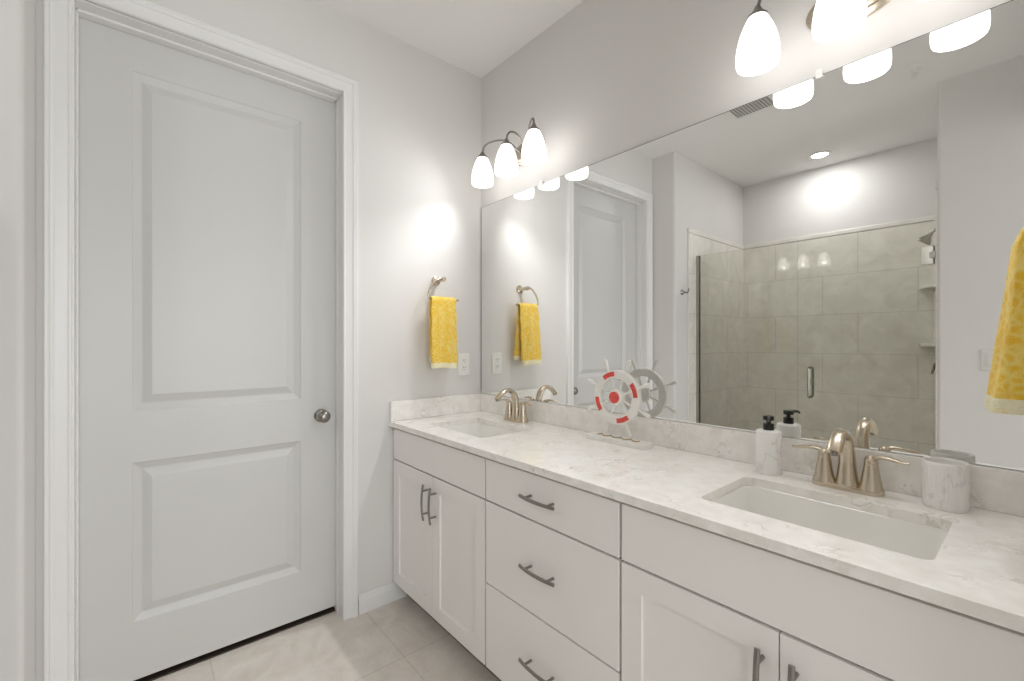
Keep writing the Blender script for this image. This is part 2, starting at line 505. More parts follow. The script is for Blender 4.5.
# tile in the shower
TT = 2.24
def tiled(name, a, b, mat): struct(name, boxb(a, b), mat)
tiled('wall_tile_side', (XJ, YB, 0), (XJ+0.009, -1.985, 2.2), M['tile_s'])
tiled('wall_tile_back', (XJ+0.009, YB, 0), (XO-0.009, YB+0.009, 2.2), M['tile_b'])
tiled('wall_tile_end', (XO-0.009, YB, 0), (XO, YO-0.02, 2.2), M['tile_s'])
bull = plain('tile_bullnose', (226, 223, 216), 0.35, var=0.07, vscale=8)
bm = B()
box(bm, (XJ, YB, 2.202), (XJ+0.011, -1.975, TT)); box(bm, (XJ, -1.985, 0), (XJ+0.011, -1.975, 2.202))
box(bm, (XJ+0.011, YB, 2.202), (XO-0.011, YB+0.011, TT)); box(bm, (XO-0.011, YB, 2.202), (XO, YO-0.02, TT))
struct('trim_tile', bm, bull, bevel=0.004)
struct('trim_curb', boxb((XJ+0.009, -2.19, 0), (XO-0.009, -2.05, 0.09)), bull, bevel=0.008)

# baseboards
def baseboard(name, p0, p1, nrm, h=0.088):
    """p0,p1: (x,y) on the wall; nrm: outward 2D normal"""
    prof = [(0, 0), (0.013, 0), (0.013, h-0.028), (0.009, h-0.018), (0.007, h-0.006), (0.004, h), (0, h)]
    bm = B(); R = []
    for p in (p0, p1):
        R.append([bm.verts.new((p[0]+nrm[0]*d, p[1]+nrm[1]*d, z)) for d, z in prof])
    n = len(prof)
    for i in range(n): bm.faces.new((R[0][i], R[0][(i+1) % n], R[1][(i+1) % n], R[1][i]))
    bm.faces.new(R[0]); bm.faces.new(R[1])
    struct(name, bm, M['trim'])
baseboard('baseboard_left', (0, -0.725), (0, -0.478), (1, 0))
baseboard('baseboard_shower', (XJ, YJ-0.02), (XJ, -1.97), (1, 0))
baseboard('baseboard_front', (XO+0.02, YO), (3.2, YO), (0, 1))

# door casing: moulded profile mitred round three sides
def casing(name, x, y0, y1, z1, face, width=0.066):
    prof = [(0, 0), (0, 0.007), (0.003, 0.010), (0.008, 0.010), (0.011, 0.008), (0.018, 0.009), (0.036, 0.0125), (0.041, 0.0125),
            (0.044, 0.016), (0.051, 0.018), (0.054, 0.016), (0.057, 0.018), (0.063, 0.018), (width, 0.015), (width, 0)]
    bm = B(); R = []
    for (cy, cz, oy, oz) in ((y0, 0, -1, 0), (y0, z1, -1, 1), (y1, z1, 1, 1), (y1, 0, 1, 0)):
        R.append([bm.verts.new((x+face*d, cy+oy*w, cz+oz*w)) for w, d in prof])
    n = len(prof)
    for A, Bq in zip(R, R[1:]):
        for i in range(n): bm.faces.new((A[i], A[(i+1) % n], Bq[(i+1) % n], Bq[i]))
    bm.faces.new(R[0]); bm.faces.new(R[-1])
    return struct(name, bm, M['trim'], smooth=25)
casing('trim_1', 0.0, DY0+0.000-0.004+0.012, DY1-0.004, DZ+0.006, 1)
# jamb and stop
bm = B()
J = 0.012
box(bm, (-0.14, DY0, 0), (0.0, DY0+J, DZ)); box(bm, (-0.14, DY1-0.004, 0), (0.0, DY1, DZ)); box(bm, (-0.14, DY0, DZ-0.004), (0.0, DY1, DZ+0.004))
box(bm, (-0.094, DY0+J, 0), (-0.055, DY0+J+0.006, DZ-0.004)); box(bm, (-0.094, DY1-0.0075, 0), (-0.060, DY1-0.004, DZ-0.004)); box(bm, (-0.094, DY0+J, DZ-0.012), (-0.055, DY1-J, DZ-0.004))
struct('trim_2', bm, M['trim'], bevel=0.0015)

struct('trim_3', boxb((-0.135, DY0+J, 0), (-0.090, DY1-0.004, 0.005)), plain('threshold_shade', (62, 52, 44), 0.6), bevel=0.002)  # threshold strip coloured dark to carry the shade of the door gap
# the two-panel door
dw = (DY1-0.0065) - (DY0+J); dz0 = 0.024; dh = DZ-0.008-dz0
T = Matrix(((0, 0, 1, -0.096), (1, 0, 0, DY0+J), (0, 1, 0, dz0), (0, 0, 0, 1)))
y_to = lambda y: y-(DY0+J)
px0, px1 = y_to(-1.543), y_to(-0.954)
bm = panelled(B(), dw, dh, 0.035, [(px0, 1.03-dz0, px1, 2.303-dz0), (px0, 0.238-dz0, px1, 0.838-dz0)],
              [(0.003, -0.004), (0.026, -0.0145), (0.030, -0.0145), (0.058, -0.0035), (0.062, -0.003)], T)
door = struct('door_1', bm, M['doorp'])
kx, ky, kz = -0.096, -0.866, 0.945
bm = lathe(B(), [(0.031, 0.0), (0.031, 0.004), (0.027, 0.008), (0.013, 0.011), (0.011, 0.024), (0.013, 0.030), (0.022, 0.036), (0.0275, 0.046), (0.0275, 0.055), (0.023, 0.064), (0.012, 0.070), (0, 0.071)], 32, (kx, ky, kz), 'X')
obj('door_knob', bm, M['steel'], door, smooth=40)

# ------------------------------------------------------------------ vanity cabinets
YC, YF = -0.530, -0.550
ZT = 0.873                     # underside of the stone
SHK = [(0.0004, -0.0078), (0.002, -0.008)]
def front_T(x0, z0): return Matrix(((1, 0, 0, x0), (0, 0, -1, YF), (0, 1, 0, z0), (0, 0, 0, 1)))

def pull(parent, c, vertical):
    """arched bar pull: bar with two posts; c = (x, z) of its centre"""
    L_ = 0.078
    pts = []
    rad = []
    for i in range(13):
        t = -1 + 2*i/12
        out = 0.035 - 0.008*t*t
        s = t*L_
        pts.append((c[0], YF-out, c[1]+s) if vertical else (c[0]+s, YF-out, c[1]))
        rad.append((0.0062, 0.0044))
    bm = sweep(B(), pts, rad, 10, side=(1, 0, 0) if vertical else (0, 0, 1))
    for s in (-0.05, 0.05):
        p = Vector((c[0], YF, c[1]+s)) if vertical else Vector((c[0]+s, YF, c[1]))
        q = p + Vector((0, -0.034, 0))
        sweep(bm, [p, q], 0.0045, 10)
    return obj('handle', bm, M['steel'], parent, smooth=50)

def local(o, loc):
    """turn a thing built in world coordinates into one based at loc"""
    loc = Vector(loc); o.location = loc
    for ch in o.children:
        for m_ in [ch] + list(ch.children):
            if m_.type == 'MESH': m_.data.transform(Matrix.Translation(-loc))

def carcass(t, x0, x1):
    bm = B()
    box(bm, (x0, YC, 0.102), (x0+0.016, -0.002, ZT)); box(bm, (x1-0.016, YC, 0.102), (x1, -0.002, ZT))
    box(bm, (x0+0.016, YC, 0.102), (x1-0.016, -0.002, 0.118)); box(bm, (x0+0.016, -0.018, 0.118), (x1-0.016, -0.002, ZT))
    box(bm, (x0+0.016, YC, 0.695), (x1-0.016, YC+0.02, 0.725)); box(bm, (x0+0.016, YC, ZT-0.03), (x1-0.016, YC+0.02, ZT))
    if x1-x0 < 0.7: box(bm, (x0+0.016, YC, 0.39), (x1-0.016, YC+0.02, 0.42))
    else: box(bm, ((x0+x1)/2-0.02, YC, 0.118), ((x0+x1)/2+0.02, YC+0.02, 0.695))
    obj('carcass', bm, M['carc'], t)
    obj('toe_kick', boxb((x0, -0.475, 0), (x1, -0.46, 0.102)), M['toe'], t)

def sink_cabinet(x0, x1, label):
    t = thing('vanity_cabinet', label, 'cabinet')
    carcass(t, x0, x1)
    g = 0.0035
    obj('false_front', boxb((x0+g, YF, 0.7125), (x1-g, YC, 0.860)), M['cab'], t, bevel=0.0012)
    mid = (x0+x1)/2
    zb, zt = 0.098, 0.7055
    for a, b, hx in ((x0+g, mid-0.0015, mid-0.031), (mid+0.0015, x1-g, mid+0.031)):
        w, h = b-a, zt-zb
        bm = panelled(B(), w, h, 0.0195, [(0.060, 0.060, w-0.060, h-0.060)], SHK, front_T(a, zb))
        d = obj('cabinet_door', bm, M['cab'], t)
        pull(d, (hx, 0.592), True)
    local(t, ((x0+x1)/2, -0.27, 0))
    return t

sink_cabinet(0.006, 0.7715, 'white shaker sink cabinet in the corner against the door wall')
sink_cabinet(1.3715, 2.136, 'white shaker sink cabinet below the basin nearest the soap dispenser')
t = thing('drawer_cabinet', 'white three-drawer cabinet standing between the two sink cabinets', 'cabinet')
carcass(t, 0.7725, 1.3705)
for z0, z1 in ((0.7125, 0.860), (0.4095, 0.7055), (0.098, 0.4035)):
    d = obj('drawer', boxb((0.7765, YF, z0), (1.3665, YC, z1)), M['cab'], t, bevel=0.0012)
    pull(d, (1.0725, (z0+z1)/2+0.003), False)
local(t, (1.0715, -0.27, 0))

# ------------------------------------------------------------------ stone top with two sink cut-outs
ZC = 0.897
SX = (0.405, 1.752); SYC = -0.310; SW, SD = 0.432, 0.285
t = thing('countertop', 'long white veined quartz countertop covering all the cabinets', 'countertop', (1.07, -0.285, ZT))
bm = B()
def ring(pts):
    v = [bm.verts.new((x, y, ZC)) for x, y in pts]
    return [bm.edges.new((v[i], v[(i+1) % len(v)])) for i in range(len(v))]
ed = ring([(0.001, -0.57), (XR-0.001, -0.57), (XR-0.001, -0.001), (0.001, -0.001)])
for sx in SX: ed += ring(rrect(sx, SYC, SW, SD, 0.022))
bmesh.ops.triangle_fill(bm, use_beauty=True, use_dissolve=False, edges=ed)
bmesh.ops.dissolve_limit(bm, angle_limit=0.01, verts=bm.verts, edges=bm.edges)
r_ = bmesh.ops.extrude_face_region(bm, geom=list(bm.faces))
bmesh.ops.translate(bm, verts=[g for g in r_['geom'] if isinstance(g, bmesh.types.BMVert)], vec=(0, 0, -(ZC-ZT)))
obj('slab', bm, M['quartz'], t, bevel=0.0018)
bs = obj('backsplash', boxb((0.0205, -0.020, ZC+0.0003), (XR-0.001, -0.001, 0.996)), M['quartz'], None, bevel=0.0015)
tag(bs, 'long quartz backsplash strip standing on the countertop under the mirror', 'backsplash')
bs = obj('side_splash', boxb((0.001, -0.566, ZC+0.0003), (0.020, -0.001, 0.996)), M['quartz'], None, bevel=0.0015)
tag(bs, 'short quartz side splash on the door wall below the outlet', 'backsplash')
for ch in t.children: ch.data.transform(Matrix.Translation(-Vector(t.location)))

def sink(label):
    t = thing('sink_basin', label, 'sink', group='undermount sinks')
    ls = []
    def L_(w, d, r, z): return [(x, y, z) for x, y in rrect(0, 0, w, d, r, 6)]
    # under side outside, then rim, then inside of the bowl
    ls = [L_(0.30, 0.17, 0.05, -0.185), L_(SW+0.0, SD-0.01, 0.05, -0.15), L_(SW+0.012, SD+0.012, 0.03, -0.025), L_(SW+0.03, SD+0.03, 0.03, -0.0245),
          L_(SW+0.03, SD+0.03, 0.03, -0.0242), L_(SW+0.004, SD+0.004, 0.024, -0.0242), L_(SW-0.002, SD-0.002, 0.026, -0.030), L_(SW-0.014, SD-0.014, 0.032, -0.10),
          L_(SW-0.03, SD-0.03, 0.04, -0.142), L_(SW-0.06, SD-0.06, 0.05, -0.158), L_(SW-0.14, SD-0.13, 0.05, -0.165), L_(0.06, 0.06, 0.029, -0.172)]
    obj('bowl', loops(B(), ls, cap_first=True, cap_last=True), M['china'], t, smooth=50)
    obj('drain', lathe(B(), [(0.026, -0.1718), (0.026, -0.169), (0.022, -0.167), (0.016, -0.167), (0.015, -0.1655), (0.004, -0.164), (0, -0.164)], 24), M['nickel'], t, smooth=40)
    return t
s0 = sink('white undermount basin near the door wall corner')
s0.location = (SX[0], SYC, ZC)
copy_tree(s0, (SX[1], SYC, ZC), 0, 'white undermount basin between soap dispenser and ribbed tumbler')

# ------------------------------------------------------------------ faucets
def faucet(label):
    t = thing('faucet', label, 'faucet', group='brushed nickel centerset faucets')
    bm = prism(B(), rrect(0, 0, 0.158, 0.054, 0.0265, 8), 0, 0.009)
    ls = [[(x, y, 0.009) for x, y in rrect(0, 0, 0.158, 0.054, 0.0265, 8)], [(x, y, 0.014) for x, y in rrect(0, 0, 0.150, 0.046, 0.0225, 8)]]
    loops(bm, ls)
    bmesh.ops.remove_doubles(bm, verts=bm.verts, dist=1e-5)
    obj('base_plate', bm, M['nickel'], t, smooth=40)
    path = [(0, 0.002, 0.012), (0, 0.002, 0.03), (0, 0.002, 0.07), (0, -0.002, 0.105), (0, -0.014, 0.135), (0, -0.038, 0.154), (0, -0.066, 0.156), (0, -0.092, 0.143), (0, -0.112, 0.125), (0, -0.120, 0.116)]
    rr = [(0.0285, 0.026), (0.024, 0.023), (0.0195, 0.018), (0.018, 0.0155), (0.0175, 0.0135), (0.0172, 0.0115), (0.0175, 0.0105), (0.0178, 0.0098), (0.0172, 0.0095), (0.0165, 0.009)]
    sp = obj('spout', sweep(B(), catmull(path, 5), interp(rr, 5), 20, side=(1, 0, 0)), M['nickel'], t, smooth=50)
    obj('aerator', lathe(B(), [(0.0085, 0.108), (0.0085, 0.119)], 16, (0, -0.1175, 0)), M['steel'], sp, smooth=40)
    for s in (-1, 1):
        cx = s*0.051
        bm = lathe(B(), [(0.0275, 0.010), (0.0272, 0.014), (0.024, 0.022), (0.0205, 0.04), (0.0175, 0.058), (0.0155, 0.072), (0.0150, 0.074), (0.0152, 0.076), (0.0148, 0.086), (0.0125, 0.094), (0.007, 0.098), (0, 0.099)], 28, (cx, 0, 0))
        hd = obj('handle', bm, M['nickel'], t, smooth=40)
        lp = [(cx-s*0.004, 0, 0.088), (cx+s*0.010, -0.001, 0.095), (cx+s*0.026, -0.003, 0.0985), (cx+s*0.046, -0.006, 0.0965), (cx+s*0.062, -0.009, 0.0935), (cx+s*0.076, -0.012, 0.0935)]
        lr = [(0.011, 0.007), (0.0115, 0.0062), (0.0105, 0.0052), (0.0088, 0.0045), (0.0068, 0.004), (0.003, 0.0022)]
        obj('lever', sweep(B(), catmull(lp, 5), interp(lr, 5), 14, side=(0, 1, 0)), M['nickel'], hd, smooth=50)
    obj('lift_rod', lathe(B(), [(0.0022, 0.01), (0.0022, 0.06), (0.005, 0.064), (0.005, 0.07), (0, 0.072)], 12, (0, 0.0345, 0)), M['nickel'], t, smooth=40)
    return t
f0 = faucet('brushed nickel two-handle faucet near the door wall corner')
f0.location = (SX[0], -0.085, ZC)
copy_tree(f0, (1.758, -0.083, ZC), 0, 'brushed nickel two-handle faucet between soap dispenser and tumbler')

# ------------------------------------------------------------------ mirror
t = thing('wall_mirror', 'large frameless wall mirror above the backsplash', 'mirror', (1.06, -0.006, 0.998))
obj('glass_sheet', boxb((-1.052, 0.0, 0.0), (1.07, 0.004, 1.069)), M['mirror'], t)
bm = B(); box(bm, (-1.0545, -0.0004, 0), (-1.052, 0.0055, 1.0705)); box(bm, (-1.052, -0.0004, 1.069), (1.07, 0.0055, 1.0705))
obj('polished_edge', bm, M['edge'], t)
for cx in (0.614, -0.55):
    bm = B(); prism(bm, rrect(cx, 1.074, 0.016, 0.026, 0.006, 4), 0, 0.005, Matrix(((1, 0, 0, 0), (0, 0, -1, 0.0), (0, 1, 0, 0), (0, 0, 0, 1))))
    lathe(bm, [(0.004, 0.0), (0.004, -0.007), (0, -0.008)], 12, (cx, 0, 1.078), 'Y')
    obj('mirror_clip', bm, M['plastic'], t, smooth=40)

# ------------------------------------------------------------------ vanity lights
def vanity_light(label):
    t = thing('vanity_light', label, 'wall light', group='three-shade vanity lights')
    MY = Matrix(((1, 0, 0, 0), (0, 0, -1, 0), (0, 1, 0, 0), (0, 0, 0, 1)))
    bm = B()
    def ov(a, b): return [(a*math.cos(2*PI*i/40), 0.15+b*math.sin(2*PI*i/40)) for i in range(40)]
    L_ = []
    for a, b, y in ((0.116, 0.066, 0.0), (0.116, 0.066, -0.006), (0.108, 0.058, -0.012), (0.098, 0.050, -0.013), (0.096, 0.048, -0.020), (0.080, 0.036, -0.024)):
        L_.append([(x, y, z) for x, z in ov(a, b)])
    obj('backplate', loops(bm, L_, True, True), M['nickel'], t, smooth=40)
    for dx in (-0.196, 0.0, 0.196):
        s = (dx > 0) - (dx < 0)
        top = 0.163
        if s:
            path = [(s*0.045, -0.018, 0.150), (s*0.055, -0.045, 0.175), (s*0.080, -0.075, 0.206), (s*0.118, -0.102, 0.218), (s*0.160, -0.128, 0.214), (s*0.187, -0.144, 0.197), (dx, -0.15, top)]
        else:
            path = [(0, -0.018, 0.150), (0, -0.040, 0.172), (0, -0.066, 0.203), (0, -0.094, 0.217), (0, -0.124, 0.213), (0, -0.143, 0.194), (0, -0.15, top)]
        arm = obj('arm', sweep(B(), catmull(path, 6), 0.0048, 12), M['steel'], t, smooth=50)
        obj('shade_fitter', lathe(B(), [(0.0065, 0.172), (0.009, 0.168), (0.012, 0.160), (0.022, 0.148), (0.027, 0.143), (0.0275, 0.137), (0.0, 0.137)], 24, (dx, -0.15, 0)), M['steel'], arm, smooth=40)
        prof = [(0.025, 0.140), (0.0315, 0.127), (0.0400, 0.108), (0.0475, 0.088), (0.0535, 0.063), (0.0570, 0.038), (0.0575, 0.018), (0.0560, 0.005), (0.0540, 0.0), (0.0520, 0.0), (0.0540, 0.018), (0.0535, 0.038), (0.0500, 0.063), (0.044, 0.088), (0.0365, 0.108), (0.028, 0.126), (0.02, 0.133)]
        sh = obj('glass_shade', lathe(B(), prof, 40, (dx, -0.15, 0), cap0=False, cap1=False), M['shade'], t, smooth=60)
        obj('bulb', lathe(B(), [(0, 0.046), (0.012, 0.048), (0.019, 0.056), (0.021, 0.066), (0.018, 0.080), (0.013, 0.098), (0.012, 0.134)], 20, (dx, -0.15, 0)), M['bulb'], sh, smooth=50)
    return t
def lamp_lights(t):
    for dx in (-0.196, 0.0, 0.196):
        d = bpy.data.lights.new('bulb_light', 'SPOT'); d.energy = LAMP_W; d.shadow_soft_size = 0.02; d.color = (0.99, 0.99, 0.995)
        d.spot_size = math.radians(176); d.spot_blend = 1.0
        o = bpy.data.objects.new('bulb_light', d); COL.objects.link(o); o.location = (dx, -0.15, 0.034); o.parent = t
        o.rotation_euler = Vector((0, -0.92, -0.40)).to_track_quat('-Z', 'Y').to_euler()
v0 = vanity_light('three-shade vanity light on the wall near the room corner')
v0.location = (0.411, -0.0005, 2.111)
v1 = copy_tree(v0, (1.756, -0.0005, 2.094), 0, 'three-shade vanity light cut off by the top of the photo')
lamp_lights(v0); lamp_lights(v1)

# ------------------------------------------------------------------ towel rings and towels (local: wall at x=0, +x into the room)
def towel_ring(label):
    t = thing('towel_ring', label, 'towel ring', group='open arm towel rings')
    bm = lathe(B(), [(0.026, 0.0), (0.026, 0.005), (0.023, 0.010), (0.013, 0.013), (0.0105, 0.02), (0.0105, 0.066), (0.013, 0.072), (0.013, 0.084), (0.009, 0.089), (0, 0.09)], 28, (0, 0, 0), 'X')
    obj('wall_post', bm, M['nickel'], t, smooth=40)
    path = [(0.077, 0.0, -0.004), (0.077, -0.012, 0.004), (0.077, -0.038, -0.006), (0.077, -0.066, -0.034), (0.077, -0.086, -0.070), (0.077, -0.088, -0.096), (0.077, -0.078, -0.1055), (0.077, -0.05, -0.106), (0.077, 0.0, -0.106), (0.077, 0.05, -0.106), (0.077, 0.094, -0.105)]
    obj('ring_arm', sweep(B(), catmull(path, 6), 0.0055, 12), M['nickel'], t, smooth=50)
    return t
RZ = 1.619
r0 = towel_ring('nickel towel ring on the wall beside the door')
r0.location = (0.0005, -0.303, RZ)
copy_tree(r0, (XR-0.0005, -0.303, RZ-0.018), PI, 'nickel towel ring behind the yellow towel at the counter end')

def towel_sheet(d0, d1, lay, fl=1.0, bulk=0.0):
    """one hanging layer of a folded towel as a thick pad; d0, d1 = distances down from the bar"""
    bm = B()
    nu, nv = 28, 40
    th = 0.0085
    bar_x, bar_r = 0.077, 0.0062
    def P(u, v, s):
        d = d0 + (d1-d0)*v
        arc = bar_r*PI/2
        if d < arc:
            a = d/bar_r; off = th*s
            x = bar_x + lay*(bar_r+off)*math.sin(a); z = -0.106 + (bar_r+off)*math.cos(a)
            q = 0
        else:
            q = (d-arc)/0.36
            flare = fl*(0.014*q + 0.012*q*q) if lay > 0 else (0.010*q + 0.012*q*q)
            outer = bar_r + th + flare + bulk*min(1, (9.0 if bulk > 0.01 else 2.2)*q)**0.6
            inner = bar_r + flare*0.2
            wave = (0.0045*math.sin(9*u+1.2+lay) + 0.0035*math.sin(17*u+2.5*q+lay*2))*min(1, 1.6*q)*(0.3+0.7*s)
            x = bar_x + lay*(inner+(outer-inner)*s) + wave; z = -0.106-(d-arc)
        w = 0.148 + 0.008*min(1, d/0.36)
        y = (u-0.5)*w + 0.002*math.sin(6*d/0.1+u*2) + (-0.006 if lay > 0 else 0.014)*d/0.36
        return Vector((x, y, z + 0.003*math.sin(5*u)*d/0.36))
    grid = {}
    for side in (0, 1):
        for i in range(nu+1):
            u = i/nu
            k = min(i, nu-i)
            e = {0: 0.30, 1: 0.14, 2: 0.05}.get(k, 0.0)      # rounded folds along both edges
            s = e if side == 0 else 1-e
            for j in range(nv+1): grid[side, i, j] = bm.verts.new(P(u, j/nv, s))
    for side in (0, 1):
        for i in range(nu):
            for j in range(nv):
                bm.faces.new((grid[side, i, j], grid[side, i+1, j], grid[side, i+1, j+1], grid[side, i, j+1]))
    for j in range(nv):
        for i in (0, nu): bm.faces.new((grid[0, i, j], grid[0, i, j+1], grid[1, i, j+1], grid[1, i, j]))
    for i in range(nu):
        for j in (0, nv): bm.faces.new((grid[0, i, j], grid[0, i+1, j], grid[1, i+1, j], grid[1, i, j]))
    return bm

def hand_towel(label, fl=1.0, bulk=0.0, length=0.366):
    t = thing('hand_towel', label, 'towel', group='yellow hand towels')
    a = obj('front_layer', towel_sheet(0.0, length-0.026, 1, fl, bulk), M['towel'], t, smooth=70)
    b = obj('back_layer', towel_sheet(0.0, length-0.055, -1), M['towel'], t, smooth=70)
    h = obj('hem', towel_sheet(length-0.026, length, 1, fl, bulk), M['hem'], a, smooth=70)
    h['label'] = 'pale cream woven border'
    h = obj('hem', towel_sheet(length-0.055, length-0.032, -1), M['hem'], b, smooth=70)
    h['label'] = 'pale cream woven border'
    return t
tw = hand_towel('yellow patterned hand towel hanging beside the door and outlet', 1.0, 0.004)
tw.location = (0.0005, -0.306, RZ)
tw = hand_towel('yellow hand towel cut off by the photo edge, hanging over the counter end', 1.3, 0.020, 0.340)
tw.location = (XR-0.0005, -0.303, RZ-0.018); tw.rotation_euler = (0, 0, PI)

# ------------------------------------------------------------------ outlet on the door wall
t = thing('wall_outlet', 'white outlet plate on the wall below the yellow towel', 'outlet', (0.0005, -0.125, 1.165))
MX = Matrix(((0, 0, 1, 0), (1, 0, 0, 0), (0, 1, 0, 0), (0, 0, 0, 1)))
bm = loops(B(), [[MX @ Vector((x, y, z)) for x, y in rrect(0, 0, w, h, 0.006, 4)] for w, h, z in ((0.076, 0.122, 0), (0.076, 0.122, 0.003), (0.070, 0.116, 0.0055))], True, True)
obj('cover_plate', bm, M['plastic'], t, smooth=30)
for s in (-1, 1):
    f = obj('receptacle', prism(B(), rrect(0, s*0.020, 0.033, 0.029, 0.009, 5), 0.005, 0.0075, MX), M['plastic'], t, bevel=0.0006)
    bm = B()
    for dy in (-0.0065, 0.0065): box(bm, (0.0072, dy-0.0012, s*0.020+0.001), (0.0079, dy+0.0012, s*0.020+0.010))
    lathe(bm, [(0.0025, 0.0072), (0.0025, 0.0079)], 10, (0, 0, s*0.020-0.007), 'X')
    obj('slots', bm, M['slot'], f)

# ------------------------------------------------------------------ ship's wheel ornament
t = thing('ship_wheel', 'white wooden ship wheel ornament with coral red patches on the counter', 'ornament', (1.026, -0.098, ZC))
WZ = 0.178
obj('stand', boxb((-0.138, -0.030, 0.0), (0.138, 0.032, 0.019)), M['white'], t, bevel=0.002)
bm = B()
def annulus(bm, r0, r1, y0, y1, a0=0, a1=2*PI, n=64):
    full = abs(a1-a0-2*PI) < 1e-6
    m = n if full else n+1
    R = []
    for i in range(m):
        a = a0+(a1-a0)*i/n
        c_, s_ = math.cos(a), math.sin(a)
        R.append([bm.verts.new((r*c_, y, WZ+r*s_)) for r, y in ((r0, y0), (r1, y0), (r1, y1), (r0, y1))])
    for i in range(n):
        A, Bq = R[i], R[(i+1) % m]
        for k in range(4): bm.faces.new((A[k], A[(k+1) % 4], Bq[(k+1) % 4], Bq[k]))
    if not full: bm.faces.new(R[0]); bm.faces.new(R[-1])
    return bm
obj('rim', annulus(B(), 0.073, 0.106, -0.010, 0.010), M['white'], t, smooth=40, bevel=0.0025)
obj('hub', lathe(B(), [(0.0, -0.020), (0.018, -0.020), (0.030, -0.014), (0.032, -0.008), (0.032, 0.012), (0, 0.012)], 32, (0, 0, WZ), 'Y'), M['white'], t, smooth=40)
p = obj('hub_cap', lathe(B(), [(0.0225, -0.014), (0.0225, -0.022), (0.019, -0.025), (0, -0.026)], 32, (0, 0, WZ), 'Y'), M['red'], t, smooth=40)
p['label'] = 'round coral red hub cap'
for k in range(4):
    a = math.radians(111 + 90*k)
    p = obj('red_patch', annulus(B(), 0.0815, 0.0995, -0.0125, -0.009, a-0.30, a+0.30, 12), M['red'], t, bevel=0.001)
    p['label'] = 'coral red painted block on the rim'
for k in range(8):
    a = math.radians(22.5+45*k)
    prof = [(0.0042, 0.028), (0.0042, 0.050), (0.006, 0.056), (0.0042, 0.062), (0.0042, 0.106), (0.0055, 0.108), (0.0045, 0.113), (0.0062, 0.124), (0.0080, 0.142), (0.0078, 0.150), (0.005, 0.157), (0, 0.159)]
    bm = lathe(B(), prof, 14)
    bm.transform(Matrix.Translation((0, 0, WZ)) @ Matrix.Rotation(PI/2-a, 4, 'Y'))
    obj('spoke', bm, M['white'], t, smooth=40)
bm = B()
pts = []
for i in range(60):
    q = i/59
    pts.append((-0.085+0.19*q, -0.012+0.010*math.sin(q*26), 0.0225+0.0035*abs(math.sin(q*13))))
obj('twine', sweep(bm, pts, 0.0018, 6), M['rope'], t, smooth=60)

# ------------------------------------------------------------------ soap dispenser and tumbler
t = thing('soap_dispenser', 'white marbled soap dispenser with black pump', 'soap dispenser', (1.567, -0.088, ZC))
obj('body', lathe(B(), [(0.0, 0.002), (0.030, 0.002), (0.0328, 0.0), (0.0328, 0.004), (0.0340, 0.006), (0.0340, 0.123), (0.0325, 0.127), (0.029, 0.1295), (0.014, 0.130), (0, 0.130)], 96, flute=24, famp=0.013, fz=lambda h: 0.005 < h < 0.12), M['ware'], t, smooth=50)
pm = obj('pump', lathe(B(), [(0.0145, 0.1295), (0.0148, 0.131), (0.0148, 0.147), (0.0135, 0.149), (0.0065, 0.150), (0.0062, 0.158), (0.0135, 0.1585), (0.0148, 0.160), (0.0148, 0.170), (0.0138, 0.1715), (0, 0.172)], 28), M['blackp'], t, smooth=40)
dv = Vector((0.34, -0.94, 0)).normalized()
np_ = [dv*0.008+Vector((0, 0, 0.1665)), dv*0.025+Vector((0, 0, 0.1670)), dv*0.042+Vector((0, 0, 0.1655)), dv*0.050+Vector((0, 0, 0.1605))]
obj('nozzle', sweep(B(), catmull(np_, 5), interp([(0.006, 0.0042), (0.0052, 0.004), (0.0042, 0.0036), (0.0034, 0.003)], 5), 12, side=(0, 0, 1)), M['blackp'], pm, smooth=50)
t = thing('tumbler', 'white marbled ribbed tumbler at the far side of the basin', 'tumbler', (1.946, -0.070, ZC))
t['label'] = 'white marbled ribbed tumbler on the counter beside the faucet lever'
obj('cup', lathe(B(), [(0.0, 0.003), (0.036, 0.003), (0.0375, 0.0), (0.0385, 0.002), (0.0392, 0.006), (0.0408, 0.060), (0.0412, 0.104), (0.0408, 0.1085), (0.0395, 0.110), (0.0375, 0.1085), (0.0372, 0.104), (0.0365, 0.02), (0.033, 0.012), (0, 0.011)], 216, flute=36, famp=0.016, fz=lambda h: 0.004 < h < 0.062), M['ware'], t, smooth=50)

# ------------------------------------------------------------------ shower fittings
YG = -2.12
GT = 2.022
t = thing('shower_screen', 'fixed clear glass panel of the shower beside the robe hook wall', 'shower screen', (0.59, YG, 0.09))
obj('glass_panel', boxb((0.222-0.59, -0.005, 0.004), (0.962-0.59, 0.005, GT-0.09)), M['glass'], t)
bm = B(); z1 = GT-0.09
box(bm, (0.2095-0.59, -0.017, 0), (0.2125-0.59, 0.017, z1)); box(bm, (0.2125-0.59, -0.017, 0), (0.236-0.59, -0.0065, z1)); box(bm, (0.2125-0.59, 0.0065, 0), (0.236-0.59, 0.017, z1))
obj('wall_channel', bm, M['chrome'], t)
bm = B()
box(bm, (0.222-0.59, -0.010, 0.0), (0.962-0.59, -0.0065, 0.018)); box(bm, (0.222-0.59, 0.0065, 0.0), (0.962-0.59, 0.010, 0.018)); box(bm, (0.222-0.59, -0.0065, 0.0), (0.962-0.59, 0.0065, 0.003))
obj('sill_channel', bm, M['chrome'], t)
DXC = 1.33
t = thing('shower_door', 'frameless clear glass shower door with nickel pull handle', 'shower door', (DXC, YG, 0.10))
obj('glass_panel', boxb((0.966-DXC, -0.005, 0.004), (1.680-DXC, 0.005, GT-0.10)), M['glass'], t)
bm = B()
